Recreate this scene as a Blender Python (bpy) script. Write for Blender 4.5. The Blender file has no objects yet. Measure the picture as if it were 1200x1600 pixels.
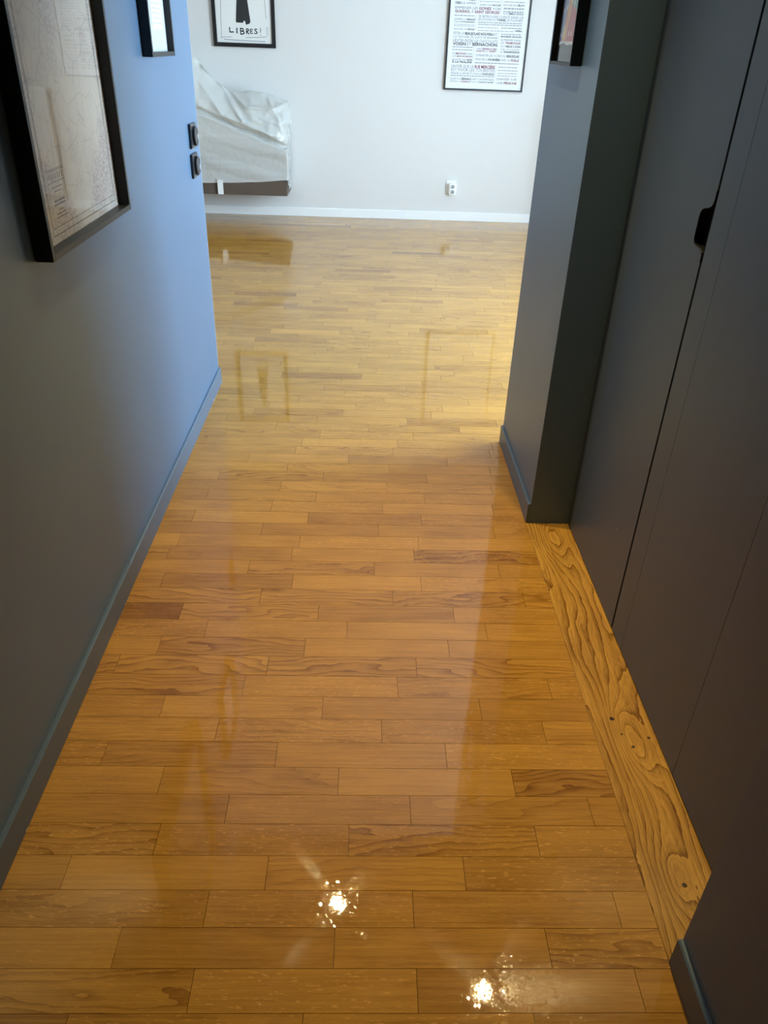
import bpy, bmesh, math, random
from mathutils import Matrix, Vector, noise

random.seed(7)
S = bpy.context.scene
COL = S.collection

# ------------------------------------------------------------------ camera
H = 1.34
yaw, pitch, roll, FPX = 0.0358384, 0.5520373, 0.0374738, 1186.643
cy, sy, cp, sp, cr, sr = math.cos(yaw), math.sin(yaw), math.cos(pitch), math.sin(pitch), math.cos(roll), math.sin(roll)
fwd = Vector((sy * cp, cy * cp, -sp))
r0 = Vector((cy, -sy, 0))
u0 = r0.cross(fwd)
rgt = r0 * cr + u0 * sr
upv = u0 * cr - r0 * sr
cam_data = bpy.data.cameras.new('camera')
cam_data.sensor_fit = 'VERTICAL'
cam_data.sensor_height = 36.0
cam_data.lens = FPX / 1600.0 * 36.0
cam_data.clip_start = 0.02
cam = bpy.data.objects.new('camera', cam_data)
cam.matrix_world = Matrix(((rgt.x, upv.x, -fwd.x, 0), (rgt.y, upv.y, -fwd.y, 0), (rgt.z, upv.z, -fwd.z, H), (0, 0, 0, 1)))
COL.objects.link(cam)
S.camera = cam

# ------------------------------------------------------------------ world, exposure
W = bpy.data.worlds.new('sky')
S.world = W
W.use_nodes = True
bg = W.node_tree.nodes['Background']
bg.inputs[0].default_value = (0.575, 0.80, 1.0, 1)
bg.inputs[1].default_value = 33.0
S.view_settings.view_transform = 'Standard'
S.view_settings.look = 'None'
S.view_settings.gamma = 1
S.view_settings.use_curve_mapping = False
S.view_settings.exposure = 0.0
S.cycles.use_denoising = True
S.cycles.max_bounces = 10
S.cycles.diffuse_bounces = 6
S.cycles.caustics_reflective = False
S.cycles.sample_clamp_indirect = 8

SPOT_COLOR = (1.0, 0.77, 0.36)
SPOT_POWER = 108.0

# the windows of the living room (in its right wall), used by the wall and by the sky portals
XR = 2.75                      # inner face of the living room's window wall
WIN = [(2.85, 4.75), (6.05, 6.42)]
WZ0, WZ1 = 0.12, 2.32
for a, b in WIN:
    pl = bpy.data.lights.new('sky_portal', 'AREA')
    pl.shape = 'RECTANGLE'
    pl.size = WZ1 - WZ0
    pl.size_y = b - a
    pl.cycles.is_portal = True
    po = bpy.data.objects.new('sky_portal', pl)
    po.location = (XR + 0.26, (a + b) / 2, (WZ0 + WZ1) / 2)
    po.rotation_euler = (0, math.radians(90), 0)
    COL.objects.link(po)

# main levels
CZ = 2.5                        # ceiling
XL, XLB = -0.655, -0.645        # hall's left wall and the front of its baseboard
XP, XPB = 0.557, 0.548          # hall's right wall and the front of its baseboard
XD = 0.689                      # wardrobe fronts
YP0, YP1 = 2.122, 2.73          # pier between wardrobe and living room
YL = 3.28                       # end of the hall's left wall
YN = 0.704                      # end of the near piece of right wall
YF = 7.222                      # far wall
XW = -3.6                       # living room's left wall
YB = -1.6                       # wall behind the camera


# ------------------------------------------------------------------ materials
def nmat(name):
    m = bpy.data.materials.new(name)
    m.use_nodes = True
    nt = m.node_tree
    for n in list(nt.nodes):
        nt.nodes.remove(n)
    out = nt.nodes.new('ShaderNodeOutputMaterial')
    return m, nt, out


def N(nt, typ, **kw):
    n = nt.nodes.new(typ)
    for k, v in kw.items():
        if k.startswith('i_'):
            n.inputs[k[2:].replace('_', ' ')].default_value = v
        else:
            setattr(n, k, v)
    return n


def math_n(nt, op, a, b=None, c=None):
    n = nt.nodes.new('ShaderNodeMath')
    n.operation = op
    for i, v in enumerate((a, b, c)):
        if v is None:
            continue
        if isinstance(v, (int, float)):
            n.inputs[i].default_value = v
        else:
            nt.links.new(v, n.inputs[i])
    return n.outputs[0]


def vmul(nt, vec, s):
    n = nt.nodes.new('ShaderNodeVectorMath')
    n.operation = 'MULTIPLY'
    nt.links.new(vec, n.inputs[0])
    n.inputs[1].default_value = s
    return n.outputs[0]


def mixc(nt, fac, a, b, mode='MIX'):
    n = nt.nodes.new('ShaderNodeMix')
    n.data_type = 'RGBA'
    n.blend_type = mode
    for i, v in ((0, fac), (6, a), (7, b)):
        if isinstance(v, (int, float)):
            n.inputs[i].default_value = v
        elif isinstance(v, tuple):
            n.inputs[i].default_value = (*v, 1)
        else:
            nt.links.new(v, n.inputs[i])
    return n.outputs[2]


def noise_n(nt, vec, scale, detail=2, rough=0.5):
    n = nt.nodes.new('ShaderNodeTexNoise')
    n.inputs['Scale'].default_value = scale
    n.inputs['Detail'].default_value = detail
    n.inputs['Roughness'].default_value = rough
    nt.links.new(vec, n.inputs['Vector'])
    return n.outputs['Fac']


def bump_n(nt, h, dist, strength=1.0):
    n = nt.nodes.new('ShaderNodeBump')
    n.inputs['Strength'].default_value = strength
    n.inputs['Distance'].default_value = dist
    nt.links.new(h, n.inputs['Height'])
    return n.outputs['Normal']


def paint(name, col, rough=0.5, spec=0.5, var=0.03, bump=0.0002, bscale=90.0, metallic=0.0):
    m, nt, out = nmat(name)
    p = N(nt, 'ShaderNodeBsdfPrincipled')
    nt.links.new(p.outputs[0], out.inputs[0])
    tc = N(nt, 'ShaderNodeTexCoord')
    f = noise_n(nt, tc.outputs['Object'], 4.0, 3)
    lo = tuple(c * (1 - var) for c in col)
    hi = tuple(min(1, c * (1 + var)) for c in col)
    nt.links.new(mixc(nt, f, lo, hi), p.inputs['Base Color'])
    p.inputs['Roughness'].default_value = rough
    p.inputs['Specular IOR Level'].default_value = spec
    p.inputs['Metallic'].default_value = metallic
    if bump:
        nt.links.new(bump_n(nt, noise_n(nt, tc.outputs['Object'], bscale, 2), bump), p.inputs['Normal'])
    return m


def varnish(nt, p, pos):
    """wet coat of varnish: faint waves, fine brush nibs"""
    w1 = noise_n(nt, vmul(nt, pos, (26, 40, 26)), 1.0, 2)
    w3 = noise_n(nt, vmul(nt, pos, (5, 9, 5)), 1.0, 1)
    # tiny flat facets of the drying coat, each tilted its own way
    SC = 280.0
    vo = N(nt, 'ShaderNodeTexVoronoi'); vo.inputs['Scale'].default_value = 1.0
    ps = vmul(nt, pos, (SC, SC, SC))
    nt.links.new(ps, vo.inputs['Vector'])
    df = N(nt, 'ShaderNodeVectorMath', operation='SUBTRACT'); nt.links.new(ps, df.inputs[0]); nt.links.new(vo.outputs['Position'], df.inputs[1])
    cf = N(nt, 'ShaderNodeVectorMath', operation='SUBTRACT'); nt.links.new(vo.outputs['Color'], cf.inputs[0]); cf.inputs[1].default_value = (0.5, 0.5, 0.5)
    dt = N(nt, 'ShaderNodeVectorMath', operation='DOT_PRODUCT'); nt.links.new(df.outputs[0], dt.inputs[0]); nt.links.new(cf.outputs[0], dt.inputs[1])
    sc = N(nt, 'ShaderNodeSeparateColor'); nt.links.new(vo.outputs['Color'], sc.inputs[0])
    nib = math_n(nt, 'ADD', 0.006 / SC, math_n(nt, 'MULTIPLY', math_n(nt, 'GREATER_THAN', sc.outputs[2], 0.82), 0.028 / SC))
    h = math_n(nt, 'ADD', math_n(nt, 'MULTIPLY', w1, 0.00005), math_n(nt, 'MULTIPLY', dt.outputs['Value'], nib))
    h = math_n(nt, 'ADD', h, math_n(nt, 'MULTIPLY', w3, 0.00005))
    b = bump_n(nt, h, 1.0)
    p.inputs['Coat Weight'].default_value = 1.0
    p.inputs['Coat Roughness'].default_value = 0.02
    p.inputs['Coat IOR'].default_value = 1.48
    nt.links.new(b, p.inputs['Coat Normal'])


def oak(name, light, dark, board=False):
    m, nt, out = nmat(name)
    p = N(nt, 'ShaderNodeBsdfPrincipled')
    nt.links.new(p.outputs[0], out.inputs[0])
    a = N(nt, 'ShaderNodeAttribute', attribute_name='pco').outputs['Vector']
    r = N(nt, 'ShaderNodeAttribute', attribute_name='rnd').outputs['Vector']
    sx = N(nt, 'ShaderNodeSeparateXYZ'); nt.links.new(a, sx.inputs[0])
    sr_ = N(nt, 'ShaderNodeSeparateXYZ'); nt.links.new(r, sr_.inputs[0])
    tone, flat, fleck = sr_.outputs[0], sr_.outputs[1], sr_.outputs[2]
    if board:
        warp = noise_n(nt, vmul(nt, a, (1.5, 7, 1)), 1.0, 2)
        warp2 = noise_n(nt, vmul(nt, a, (11, 38, 1)), 1.0, 3)
        t = math_n(nt, 'ADD', math_n(nt, 'MULTIPLY', sx.outputs[1], 34.0), math_n(nt, 'MULTIPLY', warp, 9.0))
        t = math_n(nt, 'ADD', t, math_n(nt, 'MULTIPLY', warp2, 1.1))
        for kx, ky, amp, lx, ly in ((4.30, 0.075, 4.0, 0.11, 0.035), (3.96, 0.065, 3.0, 0.08, 0.03), (5.12, 0.06, 3.5, 0.13, 0.04)):
            ex = math_n(nt, 'POWER', math_n(nt, 'ABSOLUTE', math_n(nt, 'DIVIDE', math_n(nt, 'SUBTRACT', sx.outputs[0], kx), lx)), 2.0)
            ey = math_n(nt, 'POWER', math_n(nt, 'ABSOLUTE', math_n(nt, 'DIVIDE', math_n(nt, 'SUBTRACT', sx.outputs[1], ky), ly)), 2.0)
            ge = math_n(nt, 'EXPONENT', math_n(nt, 'MULTIPLY', math_n(nt, 'ADD', ex, ey), -1.0))
            t = math_n(nt, 'ADD', t, math_n(nt, 'MULTIPLY', ge, amp))
    else:
        warp = noise_n(nt, vmul(nt, a, (2.2, 10, 1)), 1.0, 2)
        warp2 = noise_n(nt, vmul(nt, a, (14, 30, 1)), 1.0, 2)
        t = math_n(nt, 'ADD', math_n(nt, 'MULTIPLY', sx.outputs[1], 55.0), math_n(nt, 'MULTIPLY', warp, 9.0))
        t = math_n(nt, 'ADD', t, math_n(nt, 'MULTIPLY', warp2, 1.2))
    saw = math_n(nt, 'FRACT', t)
    ring = math_n(nt, 'POWER', saw, 3.0)                       # dark late wood at the end of every ring
    pore = noise_n(nt, vmul(nt, a, (45, 900, 1)), 1.0, 3, 0.6)
    streak = noise_n(nt, vmul(nt, a, (5, 190, 1)), 1.0, 3, 0.6)
    broad = noise_n(nt, vmul(nt, a, (6, 16, 1)), 1.0, 3)
    if board:
        fine = math_n(nt, 'POWER', math_n(nt, 'FRACT', math_n(nt, 'MULTIPLY', t, 3.0)), 2.0)
        ring = math_n(nt, 'ADD', ring, math_n(nt, 'MULTIPLY', fine, 0.4))
        ring = math_n(nt, 'MULTIPLY', ring, math_n(nt, 'ADD', 0.25, math_n(nt, 'MULTIPLY', noise_n(nt, vmul(nt, a, (7, 30, 1)), 1.0, 3), 1.3)))
    # amount of darkening
    g = math_n(nt, 'MULTIPLY', ring, math_n(nt, 'MULTIPLY', flat, 0.62 if not board else 0.72))
    g = math_n(nt, 'ADD', g, math_n(nt, 'MULTIPLY', math_n(nt, 'SUBTRACT', streak, 0.44), 0.95))
    g = math_n(nt, 'ADD', g, math_n(nt, 'MULTIPLY', math_n(nt, 'SUBTRACT', pore, 0.5), 0.6))
    g = math_n(nt, 'ADD', g, math_n(nt, 'MULTIPLY', math_n(nt, 'SUBTRACT', broad, 0.5), 0.7))
    g = math_n(nt, 'ADD', g, tone)
    # medullary rays: light slanting flakes
    fl = N(nt, 'ShaderNodeTexNoise')
    mp = N(nt, 'ShaderNodeMapping'); mp.inputs['Rotation'].default_value = (0, 0, 0.9)
    mp.inputs['Scale'].default_value = (60, 330, 1)
    nt.links.new(a, mp.inputs[0]); nt.links.new(mp.outputs[0], fl.inputs['Vector'])
    fl.inputs['Scale'].default_value = 1.0; fl.inputs['Detail'].default_value = 1
    flk = math_n(nt, 'MULTIPLY', math_n(nt, 'GREATER_THAN', fl.outputs['Fac'], 0.67), fleck)
    gc = N(nt, 'ShaderNodeClamp'); nt.links.new(g, gc.inputs[0])
    c = mixc(nt, gc.outputs[0], light, dark)
    c = mixc(nt, math_n(nt, 'MULTIPLY', flk, 0.55), c, tuple(min(1, v * 1.35 + 0.04) for v in light))
    nt.links.new(c, p.inputs['Base Color'])
    p.inputs['Roughness'].default_value = 0.55
    p.inputs['Specular IOR Level'].default_value = 0.05
    geo = N(nt, 'ShaderNodeNewGeometry')
    varnish(nt, p, geo.outputs['Position'])
    return m


def glass_mat(name, ior=1.5, tint=(1, 1, 1)):
    m, nt, out = nmat(name)
    fr = N(nt, 'ShaderNodeFresnel')
    ge = N(nt, 'ShaderNodeNewGeometry')          # same reflectance on both faces of a thin pane
    nt.links.new(math_n(nt, 'SUBTRACT', ior, math_n(nt, 'MULTIPLY', ge.outputs['Backfacing'], ior - 1 / ior)), fr.inputs[0])
    tr = N(nt, 'ShaderNodeBsdfTransparent'); tr.inputs[0].default_value = (*tint, 1)
    gl = N(nt, 'ShaderNodeBsdfGlossy'); gl.inputs['Roughness'].default_value = 0.0
    mx = N(nt, 'ShaderNodeMixShader')
    nt.links.new(fr.outputs[0], mx.inputs[0]); nt.links.new(tr.outputs[0], mx.inputs[1]); nt.links.new(gl.outputs[0], mx.inputs[2])
    nt.links.new(mx.outputs[0], out.inputs[0])
    return m


def emit_mat(name, col, s):
    m, nt, out = nmat(name)
    e = N(nt, 'ShaderNodeEmission'); e.inputs[0].default_value = (*col, 1); e.inputs[1].default_value = s
    nt.links.new(e.outputs[0], out.inputs[0])
    return m


def plastic_film(name):
    m, nt, out = nmat(name)
    tc = N(nt, 'ShaderNodeTexCoord')
    p = N(nt, 'ShaderNodeBsdfPrincipled')
    f = noise_n(nt, tc.outputs['Object'], 3.0, 2)
    nt.links.new(mixc(nt, f, (0.80, 0.81, 0.78), (0.86, 0.87, 0.85)), p.inputs['Base Color'])
    p.inputs['Roughness'].default_value = 0.14
    p.inputs['Specular IOR Level'].default_value = 0.8
    nt.links.new(bump_n(nt, noise_n(nt, tc.outputs['Object'], 22, 3), 0.006), p.inputs['Normal'])
    t = N(nt, 'ShaderNodeBsdfTranslucent'); t.inputs[0].default_value = (0.85, 0.86, 0.83, 1)
    a = N(nt, 'ShaderNodeMixShader'); a.inputs[0].default_value = 0.3
    nt.links.new(p.outputs[0], a.inputs[1]); nt.links.new(t.outputs[0], a.inputs[2])
    tr = N(nt, 'ShaderNodeBsdfTransparent')
    b = N(nt, 'ShaderNodeMixShader'); b.inputs[0].default_value = 0.16
    nt.links.new(a.outputs[0], b.inputs[1]); nt.links.new(tr.outputs[0], b.inputs[2])
    nt.links.new(b.outputs[0], out.inputs[0])
    return m


def map_paper(name):
    m, nt, out = nmat(name)
    p = N(nt, 'ShaderNodeBsdfPrincipled'); nt.links.new(p.outputs[0], out.inputs[0])
    tc = N(nt, 'ShaderNodeTexCoord')
    o = tc.outputs['Object']
    v = N(nt, 'ShaderNodeTexVoronoi', feature='DISTANCE_TO_EDGE'); v.inputs['Scale'].default_value = 85
    nt.links.new(o, v.inputs['Vector'])
    street = math_n(nt, 'LESS_THAN', v.outputs['Distance'], 0.07)
    v2 = N(nt, 'ShaderNodeTexVoronoi', feature='DISTANCE_TO_EDGE'); v2.inputs['Scale'].default_value = 17
    nt.links.new(o, v2.inputs['Vector'])
    road = math_n(nt, 'LESS_THAN', v2.outputs['Distance'], 0.022)
    town = N(nt, 'ShaderNodeMapRange'); town.inputs[1].default_value = 0.45; town.inputs[2].default_value = 0.6
    nt.links.new(noise_n(nt, o, 5.5, 3), town.inputs[0])
    c = mixc(nt, noise_n(nt, o, 3, 3), (0.70, 0.66, 0.60), (0.80, 0.77, 0.71))
    c = mixc(nt, math_n(nt, 'MULTIPLY', town.outputs[0], 0.30), c, (0.46, 0.38, 0.45))
    c = mixc(nt, math_n(nt, 'MULTIPLY', math_n(nt, 'MULTIPLY', street, town.outputs[0]), 0.55), c, (0.25, 0.20, 0.25))
    c = mixc(nt, math_n(nt, 'MULTIPLY', road, 0.22), c, (0.3, 0.25, 0.22))
    nt.links.new(c, p.inputs['Base Color'])
    p.inputs['Roughness'].default_value = 0.8
    return m


M = {}
M['grey'] = paint('grey_blue_wall_paint', (0.094, 0.162, 0.262), 0.38, 0.5)
M['grey_trim'] = paint('grey_blue_trim_paint', (0.095, 0.140, 0.200), 0.4, 0.5, bump=0.0001, bscale=40)
M['door_paint'] = paint('grey_wardrobe_lacquer', (0.082, 0.112, 0.155), 0.42, 0.5, bump=0.00006, bscale=140)
M['white'] = paint('white_wall_paint', (0.695, 0.682, 0.665), 0.6, 0.3, 0.01)
M['white_trim'] = paint('white_trim_paint', (0.86, 0.87, 0.87), 0.3, 0.5, 0.01)
M['ceiling'] = paint('white_ceiling_paint', (0.62, 0.62, 0.61), 0.8, 0.2, 0.01)
M['subfloor'] = paint('dark_joint_filler', (0.035, 0.014, 0.004), 0.4, 0.4, 0.1)
M['oak'] = oak('varnished_oak_strip', (0.57, 0.285, 0.046), (0.20, 0.071, 0.006))
M['oak_board'] = oak('varnished_oak_board', (0.64, 0.34, 0.065), (0.19, 0.075, 0.009), True)
M['black'] = paint('black_satin_frame', (0.006, 0.006, 0.007), 0.42, 0.5, 0.1, 0.00003)
M['black_plastic'] = paint('black_plastic', (0.018, 0.018, 0.022), 0.3, 0.6, 0.1, 0)
M['dark_inside'] = paint('dark_cupboard_inside', (0.012, 0.012, 0.013), 0.8, 0.2, 0.1)
M['white_plastic'] = paint('white_plastic', (0.85, 0.86, 0.86), 0.3, 0.5, 0.01, 0)
M['socket_dark'] = paint('socket_well_grey', (0.30, 0.32, 0.33), 0.4, 0.5, 0.05, 0)
M['metal'] = paint('brushed_steel', (0.6, 0.6, 0.6), 0.3, 0.5, 0.02, 0, metallic=1.0)
M['brown'] = paint('taupe_cabinet_lacquer', (0.105, 0.075, 0.058), 0.5, 0.4)
M['paper'] = paint('poster_paper', (0.80, 0.81, 0.83), 0.75, 0.2, 0.01, 0)
M['paper_warm'] = paint('drawing_paper', (0.78, 0.77, 0.74), 0.75, 0.2, 0.01, 0)
M['mat_board'] = paint('pale_grey_mount', (0.62, 0.66, 0.70), 0.8, 0.2, 0.01, 0)
M['ink'] = paint('black_ink', (0.012, 0.012, 0.016), 0.7, 0.2, 0.05, 0)
M['ink_grey'] = paint('grey_ink', (0.13, 0.14, 0.16), 0.7, 0.2, 0.05, 0)
M['ink_pale'] = paint('pale_grey_ink', (0.36, 0.37, 0.40), 0.7, 0.2, 0.05, 0)
M['ink_red'] = paint('dark_red_ink', (0.20, 0.016, 0.04), 0.7, 0.2, 0.05, 0)
M['ink_fig'] = paint('charcoal_print', (0.035, 0.035, 0.035), 0.8, 0.2, 0.15, 0)
M['ink_brown'] = paint('brown_map_ink', (0.10, 0.07, 0.05), 0.8, 0.2, 0.1, 0)
M['map'] = map_paper('printed_town_map')
M['glass'] = glass_mat('picture_glass')
M['window_glass'] = glass_mat('window_glass')
M['film'] = plastic_film('dust_sheet_film')
M['lamp'] = emit_mat('lit_led_lens', (1.0, 0.86, 0.66), 60.0)
for k, c in dict(red=(0.45, 0.03, 0.03), orange=(0.65, 0.25, 0.03), yellow=(0.75, 0.52, 0.03), teal=(0.05, 0.25, 0.20), blue=(0.05, 0.09, 0.28),
                 green=(0.12, 0.30, 0.06)).items():
    M['p_' + k] = paint(k + '_print', c, 0.6, 0.3, 0.08, 0)


# ------------------------------------------------------------------ building helpers
def wl(o):
    v = Vector((0, 0, 0))
    while o is not None:
        v += o.location
        o = o.parent
    return v


def tag(o, label=None, cat=None, group=None, kind=None):
    for k, v in (('label', label), ('category', cat), ('group', group), ('kind', kind)):
        if v:
            o[k] = v
    return o


def thing(name, loc, label, cat, group=None):
    o = bpy.data.objects.new(name, None)
    o.empty_display_size = 0.05
    o.location = loc
    COL.objects.link(o)
    return tag(o, label, cat, group)


class MB:
    """collects verts and faces, given in world metres"""
    def __init__(s):
        s.v, s.f = [], []

    def add(s, vs, fs):
        n = len(s.v)
        s.v += [tuple(v) for v in vs]
        s.f += [tuple(i + n for i in f) for f in fs]
        return s

    def box(s, x0, x1, y0, y1, z0, z1):
        vs = [(x, y, z) for z in (z0, z1) for y in (y0, y1) for x in (x0, x1)]
        return s.add(vs, [(0, 2, 3, 1), (4, 5, 7, 6), (0, 1, 5, 4), (2, 6, 7, 3), (0, 4, 6, 2), (1, 3, 7, 5)])

    def prism(s, poly, axis, a, b):
        """poly in the two other axes (in xyz order), extruded along axis from a to b"""
        def p3(p, t):
            q = list(p); q.insert(axis, t); return q
        n = len(poly)
        vs = [p3(p, a) for p in poly] + [p3(p, b) for p in poly]
        fs = [tuple(range(n - 1, -1, -1)), tuple(range(n, 2 * n))]
        fs += [(i, (i + 1) % n, n + (i + 1) % n, n + i) for i in range(n)]
        return s.add(vs, fs)

    def lathe(s, c, axis, prof, seg=32, cap=True):
        """prof: list of (radius, height along axis)"""
        vs, fs = [], []
        e = [0, 1, 2]; e.remove(axis)
        for r, h in prof:
            for i in range(seg):
                t = 2 * math.pi * i / seg
                q = [0, 0, 0]
                q[axis] = c[axis] + h
                q[e[0]] = c[e[0]] + r * math.cos(t)
                q[e[1]] = c[e[1]] + r * math.sin(t)
                vs.append(q)
        for k in range(len(prof) - 1):
            for i in range(seg):
                j = (i + 1) % seg
                fs.append((k * seg + i, k * seg + j, (k + 1) * seg + j, (k + 1) * seg + i))
        if cap:
            fs.append(tuple(range(seg - 1, -1, -1)))
            fs.append(tuple(range((len(prof) - 1) * seg, len(prof) * seg)))
        return s.add(vs, fs)

    def build(s, name, mat, parent=None, bevel=0.0, smooth=False, origin=None):
        me = bpy.data.meshes.new(name)
        if parent is not None:
            org = wl(parent)
        elif origin is not None:
            org = Vector(origin)
        else:
            org = Vector((0, 0, 0))
        me.from_pydata([Vector(v) - org for v in s.v], [], s.f)
        bm = bmesh.new(); bm.from_mesh(me)
        bmesh.ops.recalc_face_normals(bm, faces=bm.faces[:])
        if bevel:
            bmesh.ops.bevel(bm, geom=[e for e in bm.edges if len(e.link_faces) == 2 and e.calc_face_angle(0) > 0.6],
                            offset=bevel, segments=2, affect='EDGES', clamp_overlap=True)
        bm.to_mesh(me); bm.free()
        for m in (mat if isinstance(mat, list) else [mat]):
            me.materials.append(M[m])
        o = bpy.data.objects.new(name, me)
        COL.objects.link(o)
        if parent is not None:
            o.parent = parent
        elif origin is not None:
            o.location = org
        if smooth:
            for p in me.polygons:
                p.use_smooth = True
        return o


def struct(o, label, cat):
    return tag(o, label, cat, kind='structure')


def text_mesh(txt, bold):
    cu = bpy.data.curves.new('t', 'FONT')
    cu.body = txt
    cu.size = 1.0
    cu.resolution_u = 2
    cu.offset = 0.028 if bold else 0.0
    ob = bpy.data.objects.new('t', cu)
    COL.objects.link(ob)
    bpy.context.view_layer.update()
    me = ob.to_mesh()
    vs = [tuple(v.co) for v in me.vertices]
    fs = [tuple(p.vertices) for p in me.polygons]
    ob.to_mesh_clear()
    bpy.data.objects.remove(ob)
    bpy.data.curves.remove(cu)
    return vs, fs


# ------------------------------------------------------------------ the setting
# floor slab and strips
fl = MB().box(XW - 0.2, XR + 0.2, YB - 0.2, YF + 0.2, -0.12, -0.0125).build('floor', 'subfloor')
struct(fl, 'glossy freshly varnished oak strip floor running through the hall into the living room', 'floor')

PITCH, Y0, PLEN, GAP = 0.07004, 0.6222, 0.375, 0.0009
JOINTS = {-1: -0.078, 0: -0.266, 1: -0.032, 2: -0.266, 3: -0.165, 4: -0.387, 5: 0.113, 6: -0.037, 7: -0.176, 8: 0.057, 9: -0.082, 10: 0.098,
          11: -0.227, 12: -0.139, 13: -0.031, 14: -0.112, 15: 0.096, 16: -0.195, 17: 0.044, 18: 0.166, 19: -0.191, 20: 0.059, 21: -0.174,
          22: 0.074, 23: -0.155, 24: 0.09, 25: -0.138, 26: 0.102, 27: -0.051, 28: 0.12}


def proj(x, y, z=0.0):
    d = Vector((x, y, z - H))
    w = d.dot(fwd)
    if w < 0.05:
        return None
    return 600 + FPX * d.dot(rgt) / w, 800 - FPX * d.dot(upv) / w


planks = []                                   # (x0, x1, y0, y1)
k0 = int(math.floor((YB - Y0) / PITCH))
k1 = int(math.ceil((YF - Y0) / PITCH))
for k in range(k0, k1):
    ya, yb = Y0 + PITCH * k, Y0 + PITCH * (k + 1)
    yb = min(yb, YF - 0.002)
    ym = (ya + yb) / 2
    xa, xb = XL, XP
    if ym > YL:
        xa = XW
    if ym > YP1:
        xb = XR
    elif YN < ym < YP0:
        xb = 0.5495
    j = JOINTS.get(k)
    if j is None:
        j = random.random() * PLEN
    n = math.floor((xa - j) / PLEN)
    cuts = [xa] + [j + PLEN * i for i in range(n + 1, n + 40) if xa + 0.03 < j + PLEN * i < xb - 0.03] + [xb]
    if k > 30 and random.random() < 0.15 and len(cuts) > 3:
        cuts.pop(random.randrange(1, len(cuts) - 1))
    for a, b in zip(cuts, cuts[1:]):
        planks.append((a, b, ya, yb, k))


def seen_area(pl):
    a, b, ya, yb, k = pl
    q = [proj(x, y) for x, y in ((a, ya), (b, ya), (b, yb), (a, yb))]
    if None in q:
        return 0
    xm, ym = (a + b) / 2, (ya + yb) / 2
    px = proj(xm, ym)
    inside = any(-5 < u < 1205 and -5 < v < 1600 for u, v in q)
    if not inside:
        return 0
    if ym > YL and (b / ym * YL < XL):
        return 0
    if ym > YP1 and (a / ym * YP1 > XP):
        return 0
    return 0.5 * abs(sum(q[i][0] * q[(i + 1) % 4][1] - q[(i + 1) % 4][0] * q[i][1] for i in range(4)))


order = sorted(planks, key=seen_area, reverse=True)
single = set(order[:300])


def plank_geo(pl):
    a, b, ya, yb, k = pl
    g = GAP / 2
    x0, x1, y0, y1 = a + g, b - g, ya + g, yb - g
    ta, tb = random.uniform(-0.00006, 0.00006), random.uniform(-0.00004, 0.00004)   # every strip lies a hair askew, but flat
    t = [-ta - tb, ta - tb, ta + tb, -ta + tb]
    vs = [(x0, y0, -0.012), (x1, y0, -0.012), (x1, y1, -0.012), (x0, y1, -0.012),
          (x0, y0, t[0]), (x1, y0, t[1]), (x1, y1, t[2]), (x0, y1, t[3])]
    fs = [(4, 5, 6, 7), (0, 1, 5, 4), (1, 2, 6, 5), (2, 3, 7, 6), (3, 0, 4, 7)]
    tone = random.gauss(0.20, 0.085)
    if random.random() < 0.06:
        tone += 0.16
    if k == 14 and a < -0.6:
        tone = 0.78
    if k == -1 and a < -0.5:
        tone = 0.6
    flat = random.choice((0.1, 0.15, 0.25, 0.5, 0.9)) if k not in (11, 15) else 1.0
    fleck = random.choice((0, 0, 0, 0.5, 1.0)) if k != 4 else 1.0
    if k == 2 and a < 0:
        fleck = 1.0
    sd = random.random() * 40
    ox = random.random() * 9
    pc = [(v[0] - x0 + ox, v[1] - y0, sd) for v in vs]
    return vs, fs, pc, (tone, flat, fleck)


def put_attrs(me, pcs, rnds):
    a1 = me.attributes.new('pco', 'FLOAT_VECTOR', 'POINT')
    a1.data.foreach_set('vector', [c for p in pcs for c in p])
    a2 = me.attributes.new('rnd', 'FLOAT_VECTOR', 'POINT')
    a2.data.foreach_set('vector', [c for p in rnds for c in p])


far = MB(); far_pc = []; far_rn = []
for pl in planks:
    vs, fs, pc, rn = plank_geo(pl)
    if pl in single:
        cx, cyy = (pl[0] + pl[1]) / 2, (pl[2] + pl[3]) / 2
        me = bpy.data.meshes.new('plank')
        me.from_pydata([(v[0] - cx, v[1] - cyy, v[2]) for v in vs], [], fs)
        put_attrs(me, pc, [rn] * 8)
        me.materials.append(M['oak'])
        o = bpy.data.objects.new('plank', me)
        o.location = (cx, cyy, 0)
        COL.objects.link(o)
        o.parent = fl
    else:
        far.add(vs, fs)
        far_pc += pc
        far_rn += [rn] * 8
me = bpy.data.meshes.new('distant_planks')
me.from_pydata(far.v, [], far.f)
put_attrs(me, far_pc, far_rn)
me.materials.append(M['oak'])
fo = bpy.data.objects.new('distant_planks', me)
COL.objects.link(fo)
fo.parent = fl
tag(fo, kind='stuff')

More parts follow.
